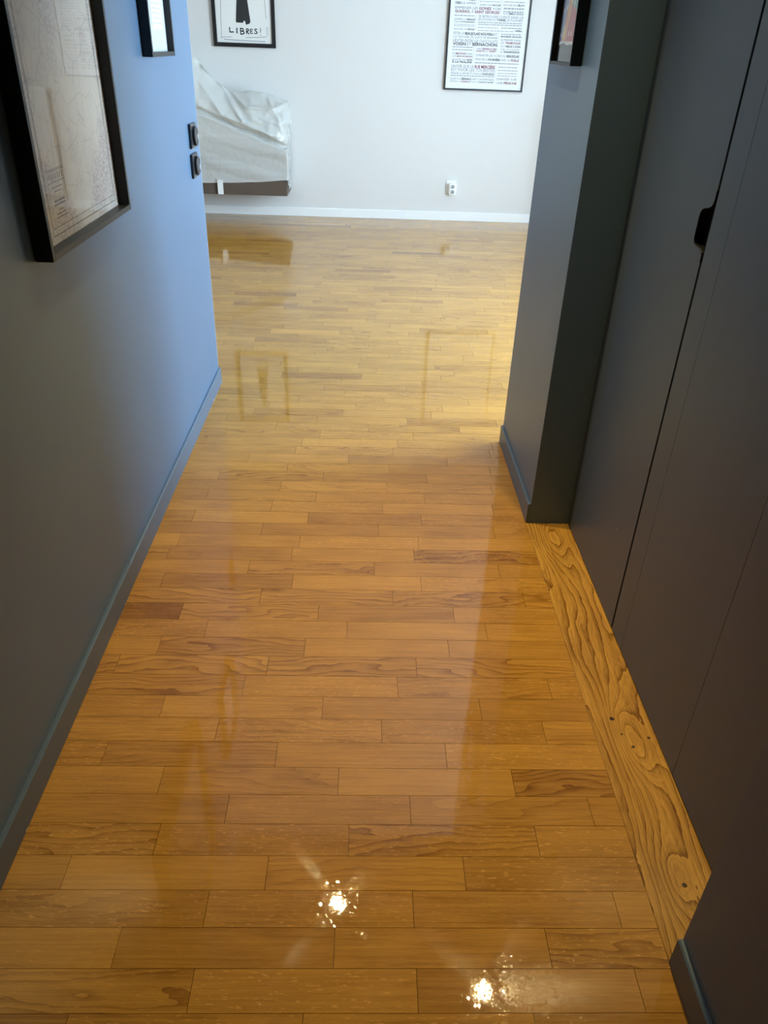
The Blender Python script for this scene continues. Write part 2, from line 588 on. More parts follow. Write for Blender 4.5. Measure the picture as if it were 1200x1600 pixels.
# the wide oak border board in front of the wardrobe (grain runs along the hall)
bx0, bx1, by0, by1 = 0.5500, XD + 0.03, YN - 0.02, YP0 - 0.001
nb = 40
vs, fs, pcs = [], [], []
for i in range(nb + 1):
    y = by0 + (by1 - by0) * i / nb
    for x, z in ((bx0, -0.012), (bx0, -0.0006), (bx0 + 0.0008, 0.0), (bx1, 0.0), (bx1, -0.012)):
        vs.append((x, y, z)); pcs.append((y + 3.1, x - bx0, 4.4))
for i in range(nb):
    for j in range(4):
        fs.append((i * 5 + j, (i + 1) * 5 + j, (i + 1) * 5 + j + 1, i * 5 + j + 1))
fs += [(0, 1, 2, 3, 4), tuple(nb * 5 + q for q in (4, 3, 2, 1, 0))]
me = bpy.data.meshes.new('border_board')
me.from_pydata(vs, [], fs)
put_attrs(me, pcs, [(0.12, 1.0, 0.15)] * len(vs))
me.materials.append(M['oak_board'])
o = bpy.data.objects.new('border_board', me); COL.objects.link(o); o.parent = fl
tag(o, label='wide oak border board with bold swirling grain along the wardrobe')
for ky, kx, rr in ((1.262, 0.602, 0.006), (1.205, 0.672, 0.004), (1.215, 0.612, 0.003), (1.178, 0.628, 0.004), (0.845, 0.627, 0.005)):
    k = MB().lathe((kx, ky, 0.0), 2, [(rr, 0.0), (rr * 0.8, 0.00025)], 9).build('wood_knot', 'subfloor', fl)

# walls
w = MB().box(XL - 0.14, XL, YB - 0.15, YL - 0.004, -0.11, CZ)
struct(w.build('wall_left', 'grey'), 'slate blue painted left wall of the hall', 'wall')
w = MB().box(XW - 0.2, XL - 0.0005, YL - 0.004, YL + 0.0, -0.11, CZ)
struct(w.build('wall_living_near_left', 'white'), 'white living room wall turning off the end of the slate hall wall', 'wall')
# right side of the hall: pier, and white living-room face
w = MB().box(XP, XR + 0.3, YP0, YP1 - 0.004, -0.11, CZ)
struct(w.build('wall_right', 'grey'), 'dark slate wall pier between the wardrobe and the living room', 'wall')
w = MB().box(XP + 0.0005, XR + 0.3, YP1 - 0.004, YP1, -0.11, CZ)
struct(w.build('wall_living_near_right', 'white'), 'white living room face of the pier, edge on to the viewer', 'wall')
w = MB().box(XP, XD + 0.75, YB - 0.15, YN, -0.11, CZ)
struct(w.build('wall_right_near', 'grey'), 'dark slate wall end in the right foreground', 'wall')
w = MB().box(XL - 0.14, XP + 0.2, YB - 0.15, YB, -0.11, CZ)
struct(w.build('wall_near', 'grey'), 'slate wall closing the hall behind the viewer', 'wall')
w = MB().box(XW - 0.2, XR + 0.3, YF, YF + 0.15, -0.11, CZ)
struct(w.build('wall_far', 'white'), 'white far wall of the living room behind the posters', 'wall')
w = MB().box(XW - 0.2, XW, YL, YF, -0.11, CZ)
struct(w.build('wall_living_left', 'white'), 'white left wall of the living room', 'wall')
w = MB()
ys = [YP1 - 0.02, WIN[0][0], WIN[0][1], WIN[1][0], WIN[1][1], YF]
for a, b in ((ys[0], ys[1]), (ys[2], ys[3]), (ys[4], ys[5])):
    w.box(XR, XR + 0.25, a, b, -0.11, CZ)
for a, b in WIN:
    w.box(XR, XR + 0.25, a, b, -0.11, WZ0).box(XR, XR + 0.25, a, b, WZ1, CZ)
struct(w.build('wall_living_right', 'white'), 'white window wall on the right of the living room', 'wall')
w = MB().box(XW - 0.2, XR + 0.3, YP1, YF + 0.2, CZ, CZ + 0.12)
struct(w.build('ceiling', 'ceiling'), 'plain white ceiling over the living room', 'ceiling')
w = MB().box(XL - 0.2, XR + 0.3, YB - 0.2, YP1, CZ, CZ + 0.12)
struct(w.build('ceiling_hall', 'grey'), 'slate painted ceiling over the hall', 'ceiling')
w = MB().box(XD + 0.6, XD + 0.75, YN, YP0, -0.11, CZ)
struct(w.build('wall_wardrobe_back', 'grey'), 'hidden slate wall at the back of the wardrobe', 'wall')

# windows
for i, (a, b) in enumerate(WIN):
    e = thing('window_%d' % (i + 1), (XR + 0.12, (a + b) / 2, WZ0), 'tall white framed window of the living room, %s' % (
        'nearer the hall' if i == 0 else 'nearer the far wall'), 'window')
    tag(e, kind='structure')
    f = MB(); X0, X1 = XR + 0.09, XR + 0.15
    for q0, q1 in ((a, a + 0.06), (b - 0.06, b), ((a + b) / 2 - 0.05, (a + b) / 2 + 0.05)):
        f.box(X0, X1, q0, q1, WZ0, WZ1)
    f.box(X0, X1, a, b, WZ0, WZ0 + 0.07).box(X0, X1, a, b, WZ1 - 0.07, WZ1)
    f.build('window_frame', 'white_trim', e)
    for q0, q1 in ((a + 0.06, (a + b) / 2 - 0.05), ((a + b) / 2 + 0.05, b - 0.06)):
        MB().box(XR + 0.118, XR + 0.122, q0, q1, WZ0 + 0.07, WZ1 - 0.07).build('pane', 'window_glass', e)

# baseboards
BH = 0.072


def baseboard(name, prof_axis, base, front, a, b, mat, label):
    """profile with a rounded top edge; runs along prof_axis from a to b"""
    s = 1 if front > base else -1
    pr = [(base, 0.001), (front, 0.001), (front, BH - 0.003), (front - s * 0.003, BH), (base, BH)]
    o = MB().prism(pr, prof_axis, a, b).build(name, mat)
    return struct(o, label, 'baseboard')


bl = baseboard('baseboard_left', 1, XL + 0.0002, XLB, YB, YL - 0.002, 'grey_trim', 'slate painted baseboard along the left hall wall')
baseboard('baseboard_right', 1, XP - 0.0002, XPB, YP0 + 0.001, YP1 - 0.002, 'grey_trim', 'short slate baseboard on the pier beside the wardrobe')
baseboard('baseboard_right_near', 1, XP - 0.0002, XPB, YB, YN - 0.001, 'grey_trim', 'slate baseboard on the wall end in the right foreground')
baseboard('baseboard_far', 0, YF - 0.0002, YF - 0.012, XW, XR, 'white_trim', 'white baseboard along the far living room wall')
# chipped paint along the foot of the left baseboard
for y, w_, h_ in ((3.262, 0.008, 0.006), (3.12, 0.012, 0.004), (3.06, 0.022, 0.006), (2.97, 0.010, 0.004), (2.93, 0.006, 0.005), (1.66, 0.006, 0.005), (0.95, 0.008, 0.006)):
    MB().prism([(y, 0.0012), (y + w_, 0.0014), (y + w_ * 0.8, h_), (y + w_ * 0.4, h_ * 0.6), (y + w_ * 0.1, h_ * 0.9)], 0, XLB, XLB + 0.0004).build('paint_chip', 'white', bl)

# ------------------------------------------------------------------ built-in wardrobe
wd = thing('wardrobe', (XD, (YN + YP0) / 2, 0), 'full height built-in slate grey wardrobe with flush doors and a finger notch', 'wardrobe')
ZB, ZT = 0.0045, CZ - 0.003
g0 = 1.592
DT = 0.019
poly = [(g0, ZB), (YP0 - 0.011, ZB), (YP0 - 0.011, ZT), (g0, ZT), (g0, 1.1155),
        (1.5935, 1.1145), (1.5938, 1.097), (1.5965, 1.0895), (1.602, 1.0842), (1.612, 1.0805), (1.6345, 1.0752), (1.643, 1.0712), (1.6485, 1.0640), (1.650, 1.056),
        (1.650, 1.017), (1.6485, 1.0098), (1.643, 1.0040), (1.633, 1.0020), (1.612, 1.0010), (1.6025, 0.9995), (1.5965, 0.9955), (1.594, 0.988), (1.5935, 0.978), (g0, 0.977)]
# the notch is cut into the door's near edge: top part, notch part, bottom part as one outline
d1 = MB().prism(poly, 0, XD, XD + DT).build('door', ['door_paint', 'dark_inside'], wd)
for i in range(4, 23):
    d1.data.polygons[2 + i].material_index = 1
tag(d1, label='door with a cut-out finger notch in its edge')
MB().lathe((XD - 0.0004, 1.706, 0.25), 0, [(0.0016, 0), (0.0012, 0.0006)], 8).build('paint_speck', 'white', d1)
MB().box(XD, XD + DT, 1.4985, 1.582, ZB, ZT).build('filler_panel', 'door_paint', wd)
MB().box(XD, XD + DT, 1.0985, 1.4972, ZB, ZT).build('door', 'door_paint', wd)
MB().box(XD, XD + DT, YN + 0.002, 1.0972, ZB, ZT).build('door', 'door_paint', wd)
c = MB()
c.box(XD + 0.56, XD + 0.58, YN + 0.004, YP0 - 0.004, 0.002, ZT)
c.box(XD + DT + 0.022, XD + 0.56, YP0 - 0.014, YP0 - 0.004, 0.002, ZT)
c.box(XD + DT + 0.022, XD + 0.56, YN + 0.004, YN + 0.02, 0.002, ZT)
c.box(XD + DT + 0.022, XD + 0.56, YN + 0.02, YP0 - 0.014, 0.002, 0.02)
c.box(XD + DT + 0.045, XD + 0.56, 1.52, 1.538, 0.02, ZT)
c.build('carcass', 'dark_inside', wd)
MB().box(XD + 0.008, XD + DT, YP0 - 0.0108, YP0 - 0.0005, ZB, ZT).build('gap_shade', 'dark_inside', wd)  # added black strip, stands in for the shade inside the pier-side door gap
MB().box(XD + DT + 0.001, XD + DT + 0.006, 1.572, 1.68, 0.968, 1.126).build('finger_pull', 'dark_inside', d1)

# ------------------------------------------------------------------ downlights in the hall ceiling
for (x, y, aim, lab) in ((-0.08, 2.30, (0.1, 1.95, 0), 'lit round ceiling downlight over the middle of the hall'), (0.62, 1.86, (0.30, 1.25, 0), 'lit round ceiling downlight close to the wardrobe'),
                    ):
    e = thing('ceiling_downlight', (x, y, CZ), lab, 'downlight', 'hall downlights')
    MB().lathe((x, y, CZ), 2, [(0.023, -0.0005), (0.045, -0.0005), (0.045, -0.004), (0.042, -0.006), (0.023, -0.006), (0.023, -0.0005)], 40, cap=False).build('trim_ring', 'white_trim', e, smooth=False)
    MB().lathe((x, y, CZ), 2, [(0.0225, -0.0008), (0.0225, -0.0016)], 32).build('lens', 'lamp', e)
    ld = bpy.data.lights.new('downlight_beam', 'SPOT')
    ld.spot_size = math.radians(74); ld.spot_blend = 1.0
    ld.shadow_soft_size = 0.028
    ld.color = SPOT_COLOR
    ld.energy = SPOT_POWER
    lo = bpy.data.objects.new('downlight_beam', ld)
    lo.location = (0, 0, -0.04)
    lo.rotation_euler = (Vector(aim) - Vector((x, y, CZ))).to_track_quat('-Z', 'Y').to_euler()
    COL.objects.link(lo); lo.parent = e


# ------------------------------------------------------------------ framed pictures
def side_frame(e, xw, d, s, y0, y1, z0, z1, fw, mat='black'):
    """picture frame on a wall facing +-x: xw wall plane, s = +1 when it faces +x, d depth"""
    f = MB(); xa, xb = xw + s * 0.001, xw + s * d
    lo, hi = min(xa, xb), max(xa, xb)
    f.box(lo, hi, y0, y0 + fw, z0, z1).box(lo, hi, y1 - fw, y1, z0, z1)
    f.box(lo, hi, y0 + fw, y1 - fw, z0, z0 + fw).box(lo, hi, y0 + fw, y1 - fw, z1 - fw, z1)
    return f.build('frame', mat, e, bevel=0.0007)


def flat_x(mb, x, pts):
    """flat polygon on a plane x = const, pts as (y, z)"""
    n = len(pts)
    return mb.add([(x, p[0], p[1]) for p in pts], [tuple(range(n))])


def line_x(mb, x, p, q, w):
    dy, dz = q[0] - p[0], q[1] - p[1]
    l = math.hypot(dy, dz) or 1
    a, b = -dz / l * w / 2, dy / l * w / 2
    return flat_x(mb, x, [(p[0] - a, p[1] - b), (q[0] - a, q[1] - b), (q[0] + a, q[1] + b), (p[0] + a, p[1] + b)])


# the large town map
y0, y1, z0, z1 = 1.555, 2.132, 0.949, 1.78
e = thing('framed_map', (XL, (y0 + y1) / 2, z0), 'large old town map in a deep black frame under glass on the left wall', 'picture')
side_frame(e, XL, 0.0365, 1, y0, y1, z0, z1, 0.013)
MB().box(XL + 0.002, XL + 0.010, y0 + 0.010, y1 - 0.010, z0 + 0.010, z1 - 0.010).build('map_sheet', 'map', e)
pr = MB(); xp = XL + 0.0104
ya, yb, za, zb = 1.648, 2.088, 0.9775, 1.75
for a, w_ in ((0.0, 0.0018), (0.014, 0.0012)):
    P = [(ya + a * 0.3, za + a), (yb - a * 0.3, za + a), (yb - a * 0.3, zb - a), (ya + a * 0.3, zb - a)]
    for i in range(4):
        line_x(pr, xp, P[i], P[(i + 1) % 4], w_)
for i in range(1, 5):
    line_x(pr, xp, (ya + (yb - ya) * i / 5, za), (ya + (yb - ya) * i / 5, za + 0.014), 0.001)
# title cartouche and legend in the lower left corner of the map
ly0, ly1, lz0, lz1 = 1.665, 1.762, 0.998, 1.100
for p, q in (((ly0, lz0), (ly0, lz1)), ((ly0, lz1), (ly1, lz1)), ((ly1, lz1 + 0.06), (ly1, lz0)), ((ly0, lz1 - 0.024), (ly1, lz1 - 0.024)), ((ly0, lz1 - 0.003), (ly1, lz1 - 0.003))):
    line_x(pr, xp, p, q, 0.0011)
for i in range(7):
    cy_ = ly0 + 0.012 + i * 0.0122
    line_x(pr, xp, (cy_, lz1 - 0.019), (cy_, lz1 - 0.007), 0.0028)
for i, (zz, hw) in enumerate(((1.066, 0.030), (1.058, 0.020), (1.040, 0.030), (1.033, 0.034), (1.022, 0.012), (1.015, 0.028), (1.008, 0.032))):
    cm = (ly0 + ly1) / 2
    q = cm - hw
    while q < cm + hw:
        l = random.uniform(0.004, 0.010)
        line_x(pr, xp, (q, zz), (min(q + l, cm + hw), zz), 0.0032 if i in (2, 3) else 0.002)
        q += l + 0.002
pr.build('map_print', 'ink_brown', e)
# slightly bowed acrylic pane: it mirrors the living room
gl = MB(); ng = 24
ga, gb, gza, gzb = y0 + 0.012, y1 - 0.012, z0 + 0.012, z1 - 0.012
row = []
for i in range(ng + 1):
    y = ga + (gb - ga) * i / ng
    # normal turns with y: slope of x over y = -(y - 1.885) * 0.085
    x = XL + 0.024 - 0.085 / 2 * (y - 1.885) ** 2
    row.append((x, y))
vs = [(x, y, gza) for x, y in row] + [(x, y, gzb) for x, y in row]
gl.add(vs, [(i, i + 1, ng + 2 + i, ng + 1 + i) for i in range(ng)])
gl.build('glass', 'glass', e, smooth=True)

# the small deep frame beyond the map
y0, y1, z0, z1 = 2.573, 2.872, 1.286, 1.70
e = thing('framed_note', (XL, (y0 + y1) / 2, z0), 'small deep black frame holding a paper note, beyond the map on the left wall', 'picture')
side_frame(e, XL, 0.029, 1, y0, y1, z0, z1, 0.012)
MB().box(XL + 0.002, XL + 0.009, y0 + 0.010, y1 - 0.010, z0 + 0.010, z1 - 0.010).build('mount', 'mat_board', e)
nt_ = MB().box(XL + 0.0095, XL + 0.0101, 2.685, 2.815, 1.356, 1.63).build('note', 'paper_warm', e)
pr = MB()
for i in range(19):
    zz = 1.372 + i * 0.0125
    q = 2.698
    while q < 2.80:
        l = random.uniform(0.008, 0.022)
        line_x(pr, XL + 0.0104, (q, zz), (min(q + l, 2.802), zz), 0.0022)
        q += l + 0.004
pr.build('handwriting', 'ink_pale', nt_)
flat_x(MB(), XL + 0.018, [(y0 + 0.012, z0 + 0.012), (y1 - 0.012, z0 + 0.012), (y1 - 0.012, z1 - 0.012), (y0 + 0.012, z1 - 0.012)]).build('glass', 'glass', e)

# the coloured picture on the pier
y0, y1, z0, z1 = 2.300, 2.566, 1.306, 1.70
e = thing('framed_colour_print', (XP, (y0 + y1) / 2, z0), 'deep black frame with a bright multicoloured print on the right pier', 'picture')
side_frame(e, XP, 0.0315, -1, y0, y1, z0, z1, 0.008)
MB().box(XP - 0.014, XP - 0.002, y0 + 0.007, y1 - 0.007, z0 + 0.007, z1 - 0.007).build('mount', 'ink_fig', e)
x_ = XP - 0.0145
A0, A1, B0, B1 = 2.372, 2.548, 1.352, 1.66
art = flat_x(MB(), x_, [(A0, B0 + 0.003), (A0 + 0.08, B0 + 0.001), (A0 + 0.12, B0 + 0.007), (A1, B0), (A1, B1), (A0, B1)]).build('print_border', 'paper_warm', e)


def patch(mat, pts, dx=0.0003):
    # pts as fractions of the print's width (0 = far side, as read left to right) and height
    flat_x(MB(), x_ - dx, [(A1 - 0.005 - u * (A1 - A0 - 0.010), B0 + 0.010 + v * (B1 - B0 - 0.02)) for u, v in pts]).build('colour_patch', mat, art)


patch('p_blue', [(0, 0), (0.14, 0), (0.30, 0.22), (0.34, 0.36), (0, 0.40)])
patch('p_orange', [(0.14, 0), (0.46, 0), (0.50, 0.10), (0.62, 0.30), (0.40, 0.36), (0.30, 0.22)])
patch('p_red', [(0.46, 0), (1, 0), (1, 0.24), (0.70, 0.28), (0.62, 0.30), (0.50, 0.10)])
patch('p_teal', [(0.70, 0.28), (1, 0.24), (1, 0.62), (0.78, 0.58), (0.66, 0.40), (0.62, 0.30)])
patch('p_red', [(0, 0.40), (0.34, 0.36), (0.40, 0.50), (0.36, 0.72), (0, 0.70)])
patch('p_yellow', [(0.34, 0.36), (0.40, 0.36), (0.62, 0.30), (0.66, 0.40), (0.78, 0.58), (0.62, 0.50), (0.56, 0.62), (0.48, 0.50), (0.40, 0.64), (0.40, 0.50)])
patch('p_blue', [(0.36, 0.72), (0.40, 0.50), (0.48, 0.50), (0.56, 0.62), (0.62, 0.50), (0.78, 0.58), (0.70, 0.85), (0.5, 1), (0.3, 1)])
patch('p_orange', [(0.78, 0.58), (1, 0.62), (1, 1), (0.74, 1), (0.70, 0.85)])
patch('p_green', [(0, 0.70), (0.36, 0.72), (0.3, 1), (0, 1)])
patch('p_yellow', [(0.2, 0.02), (0.34, 0.04), (0.30, 0.12), (0.24, 0.14)], 0.0006)
patch('p_green', [(0.40, 0.40), (0.48, 0.38), (0.46, 0.48)], 0.0006)
for u, v in ((0.07, 0.05), (0.62, 0.06), (0.80, 0.06), (0.10, 0.25), (0.28, 0.27), (0.78, 0.30), (0.95, 0.33), (0.22, 0.58), (0.32, 0.57), (0.88, 0.55)):
    patch('paper_warm', [(u - 0.022, v - 0.018), (u + 0.022, v - 0.016), (u + 0.018, v + 0.022), (u - 0.018, v + 0.02)], 0.0006)
flat_x(MB(), XP - 0.0205, [(y0 + 0.008, z0 + 0.008), (y1 - 0.008, z0 + 0.008), (y1 - 0.008, z1 - 0.008), (y0 + 0.008, z1 - 0.008)]).build('glass', 'glass', e)


# posters on the far wall
def far_frame(e, x0, x1, z0, z1, fw, d):
    f = MB(); ya, yb = YF - d, YF - 0.001
    f.box(x0, x0 + fw, ya, yb, z0, z1).box(x1 - fw, x1, ya, yb, z0, z1)
    f.box(x0 + fw, x1 - fw, ya, yb, z0, z0 + fw).box(x0 + fw, x1 - fw, ya, yb, z1 - fw, z1)
    return f.build('frame', 'black', e, bevel=0.0007)


def flat_y(mb, y, pts):
    return mb.add([(p[0], y, p[1]) for p in pts], [tuple(range(len(pts)))])


LINES = """159,217,617,15,bPART-
53,216,594,15,bDIEU|nLE SAMEDI
244,411,613,5,
247,412,588,11,nDINER CHEZ|bBOCUSE
434,603,615,6,
434,602,591,12,nRENTRER EN|bVÉLO'V
437,601,569,11,
438,603,549,9,
439,601,535,11,nRUE|bÉMILE ZOLA
53,417,561,18,nEMMENER LES|rGONES|nVOIR
53,409,537,18,rGUIGNOL|nÀ|rSAINT GEORGES
51,215,514,7,
52,218,487,12,nADMIRER LA|bFRESQUE
53,215,471,9,nDES|bLYONNAIS
52,218,455,4,
53,217,445,4,
53,218,421,11,nDÉGUSTER UNE|bBÛCHE
244,603,508,18,nSE RETROUVER COINCÉ DANS LES
245,600,489,15,nBOUCHONS DU|bTUNNEL|nDE FOURVIÈRE
245,600,473,7,
245,600,459,7,
244,409,439,5,
433,601,440,7,
242,538,419,5,
545,603,421,11,bOPÉRA
53,408,389,18,nFÊTER LE|bBEAUJOLAIS NOUVEAU|nET
53,409,367,15,nLUI TROUVER UN GOÛT DE BANANE
53,411,338,21,nHÉSITER ENTRE LES CHOCOLATS
53,412,316,20,bVOISIN|nET|bBERNACHON
438,601,398,7,
437,604,381,10,bBRASSERIE GEORGES
438,602,356,14,nSE PERDRE DANS
439,602,336,14,nLES|rTRABOULES
441,604,312,14,nDU|bVIEUX LYON
439,602,293,10,nVOIR UN CONCERT
440,602,274,13,nAU|bTRANSBORDEUR
52,218,300,7,
52,218,281,7,
246,411,290,13,nUNE|rCERVELLE DES
245,410,275,11,rCANUTS|nAU|rGARET
52,218,252,13,nUN|rMÂCHON|nDANS
53,218,234,11,nUN|rBOUCHON
244,602,243,17,nCONNAITRE LES 10 CRUS DU|bBEAUJOLAIS
246,603,215,16,nMONTER À|bFOURVIÈRE|nAVEC LA|rFICELLE
53,219,209,13,nDÉGUSTER UNE|bTARTE
54,218,193,13,bÀ LA PRALINE
244,605,194,8,
54,412,159,22,nSAVOIR QUE LA|rRUE MERCIÈRE
54,413,134,21,nEST POUR LES TOURISTES
52,411,112,15,nPRENDRE LE VAPORETTO POUR LE|bCONFLUENCE
51,409,99,7,
52,410,73,15,nALLER À LA|bBIENNALE|nD'ART CONTEMPORAIN
51,410,56,10,nPRENDRE LA|rPASSERELLE|nPOUR LES|bQUAIS DE SAÔNE
439,600,169,7,
438,601,146,7,
439,601,126,6,
438,601,108,6,
436,602,80,16,nDANSER SUR
437,604,52,16,nUNE|rPÉNICHE"""
px0, px1, pz0, pz1 = 0.622, 1.277, 1.033, 2.008
e = thing('text_poster', ((px0 + px1) / 2, YF, pz0), 'thin black framed poster packed with black and red capitals on the far wall', 'poster')
far_frame(e, px0, px1, pz0, pz1, 0.0125, 0.024)
MB().box(px0 + 0.010, px1 - 0.010, YF - 0.014, YF - 0.002, pz0 + 0.010, pz1 - 0.010).build('poster_sheet', 'paper', e)
inks = {'bar': MB()}
yt = YF - 0.0144
ox, oz = 0.620, 1.035


def put_text(mb, vs, fs, sx, sz, x, z, y):
    mb.add([(x + v[0] * sx, y, z + v[1] * sz) for v in vs], fs)


for ln in LINES.strip().split('\n'):
    a, b, z, h, t = ln.split(',', 4)
    a, b, z, h = (float(v) / 1000 for v in (a, b, z, h))
    if not t:
        # too small to read: a broken grey line
        q = ox + a
        while q < ox + b:
            l = min(random.uniform(0.008, 0.03), ox + b - q)
            flat_y(inks['bar'], yt, [(q, oz + z), (q + l, oz + z), (q + l, oz + z + h), (q, oz + z + h)])
            q += l + 0.004
        continue
    runs = []
    for r_ in t.split('|'):
        vs, fs = text_mesh(r_[1:], r_[0] != 'n')
        mx = max(v[0] for v in vs); mn = min(v[0] for v in vs)
        runs.append((r_[0], [(v[0] - mn, v[1], 0) for v in vs], fs, mx - mn))
    tot = sum(r_[3] for r_ in runs) + 0.32 * (len(runs) - 1)
    sx = (b - a) / tot
    sz = h / 0.70
    q = ox + a
    for c, vs, fs, w_ in runs:
        mb = MB(); put_text(mb, vs, fs, sx, sz, q, oz + z, yt)
        mb.build('lettering', {'n': 'ink_grey', 'b': 'ink', 'r': 'ink_red'}[c], e)
        q += (w_ + 0.32) * sx
for x, za, zb in ((235, 589, 660), (420, 536, 660), (225, 420, 525), (417, 273, 412), (228, 194, 313), (420, 61, 183)):
    flat_y(inks['bar'], yt, [(ox + (x - 1) / 1000, oz + za / 1000), (ox + (x + 1) / 1000, oz + za / 1000), (ox + (x + 1) / 1000, oz + zb / 1000), (ox + (x - 1) / 1000, oz + zb / 1000)])
zz = 0.645
while zz < 0.90:                                   # the upper part of the sheet, above the frame of the photograph
    for a, b in ((53, 218), (245, 410), (438, 602)):
        q = a
        while q < b:
            l = min(random.uniform(10, 40), b - q)
            flat_y(inks['bar'], yt, [(ox + q / 1000, oz + zz), (ox + (q + l) / 1000, oz + zz), (ox + (q + l) / 1000, oz + zz + 0.011), (ox + q / 1000, oz + zz + 0.011)])
            q += l + 6
    zz += 0.024
tag(inks['bar'].build('fine_print', 'ink_pale', e), kind='stuff')

lx0, lz0 = -1.254, 1.281
e = thing('drawing_poster', (lx0 + 0.25, YF, lz0), 'black framed poster of a dark draped figure with hand lettered word LIBRES!', 'poster')
far_frame(e, lx0 + 0.002, lx0 + 0.498, lz0, lz0 + 0.727, 0.029, 0.022)
MB().box(lx0 + 0.02, lx0 + 0.48, YF - 0.012, YF - 0.002, lz0 + 0.02, lz0 + 0.707).build('poster_sheet', 'paper_warm', e)
yt = YF - 0.0124
L_ = lambda p: (lx0 + p[0] / 1000, lz0 + p[1] / 1000)
fig = flat_y(MB(), yt, [L_(p) for p in [(201, 315), (232, 520), (238, 560), (262, 560), (268, 520), (286, 318), (303, 179), (299, 166), (291, 160), (266, 154), (261, 177), (250, 180), (244, 166), (191, 167), (187, 173)]])
fig.build('figure_print', 'ink_fig', e)


def stroke(mb, pts, w_):
    pts = [L_(p) for p in pts]
    for p, q in zip(pts, pts[1:]):
        dx, dz = q[0] - p[0], q[1] - p[1]
        l = math.hypot(dx, dz) or 1
        a, b = -dz / l * w_ / 2000, dx / l * w_ / 2000
        ex, ez = dx / l * w_ / 4000, dz / l * w_ / 4000
        flat_y(mb, yt, [(p[0] - ex - a, p[1] - ez - b), (q[0] + ex - a, q[1] + ez - b), (q[0] + ex + a, q[1] + ez + b), (p[0] - ex + a, p[1] - ez + b)])


ln = MB()
stroke(ln, [(78, 640), (76, 311), (70, 184), (65, 55)], 3)
stroke(ln, [(66, 63), (100, 67), (148, 69)], 2.5); stroke(ln, [(260, 67), (350, 70), (429, 77)], 3)
stroke(ln, [(416, 640), (421, 322), (428, 196)], 2.5); stroke(ln, [(438, 140), (437, 84)], 2); stroke(ln, [(430, 145), (426, 84)], 2)
stroke(ln, [(78, 640), (250, 644), (416, 640)], 3)
ln.build('drawn_border', 'ink_grey', e)
sm = MB(); stroke(sm, [(85, 50), (180, 47), (413, 44)], 6)
sm.build('smudged_line', 'ink_pale', e)
lt = MB()
stroke(lt, [(134, 132), (135, 101), (165, 102)], 8)
stroke(lt, [(192, 129), (191, 95)], 9)
stroke(lt, [(221, 129), (221, 89), (240, 91), (249, 98), (244, 108), (226, 110)], 8); stroke(lt, [(221, 128), (240, 126), (243, 117), (236, 110)], 8)
stroke(lt, [(268, 93), (268, 127), (283, 125), (286, 115), (270, 110), (287, 91)], 7)
stroke(lt, [(318, 124), (299, 125), (299, 97), (319, 98)], 6); stroke(lt, [(299, 111), (314, 112)], 6)
stroke(lt, [(353, 124), (342, 128), (334, 121), (340, 113), (350, 109), (353, 101), (343, 96), (331, 99)], 6.5)
stroke(lt, [(381, 135), (379, 104)], 5); stroke(lt, [(379, 90), (379, 86)], 5)
lt.build('hand_lettering', 'ink', e)

# ------------------------------------------------------------------ switches on the left wall
for i, (yc, zc, lab) in enumerate(((3.146, 1.028, 'upper of two black square wall switches with round dial'), (3.135, 0.928, 'lower of two black square wall switches with round dial'))):
    e = thing('wall_switch', (XL, yc, zc - 0.041), lab, 'switch', 'black switches on the left wall')
    MB().box(XL + 0.0003, XL + 0.009, yc - 0.05, yc + 0.05, zc - 0.041, zc + 0.041).build('plate', 'black_plastic', e, bevel=0.0015)
    MB().lathe((XL + 0.009, yc + 0.008, zc - 0.002), 0, [(0.033, 0.0), (0.033, 0.0075), (0.031, 0.010), (0.027, 0.0105), (0.024, 0.0085)], 40).build('dial', 'black_plastic', e)

# ------------------------------------------------------------------ socket with double adaptor on the far wall
e = thing('wall_socket', (0.745, YF, 0.225), 'white double power socket low on the far wall under the text poster', 'socket')
MB().box(0.700, 0.788, YF - 0.010, YF - 0.0003, 0.232, 0.335).build('plate', 'white_plastic', e, bevel=0.002)
ad = MB().box(0.722, 0.786, YF - 0.052, YF - 0.010, 0.222, 0.316).build('adaptor', 'white_plastic', e, bevel=0.006)
for zc in (0.290, 0.247):
    xc, yb = 0.754, YF - 0.0521
    MB().lathe((xc, yb, zc), 1, [(0.0195, 0.0), (0.0195, -0.003), (0.0165, -0.003), (0.0165, -0.0006)], 24).build('socket_ring', 'white_plastic', ad)
    MB().lathe((xc, yb, zc), 1, [(0.0160, -0.0002), (0.0160, -0.001)], 24).build('socket_well', 'socket_dark', ad)
    MB().lathe((xc - 0.006, yb, zc + 0.003), 1, [(0.003, -0.001), (0.0025, -0.005)], 10).build('earth_pin', 'metal', ad)

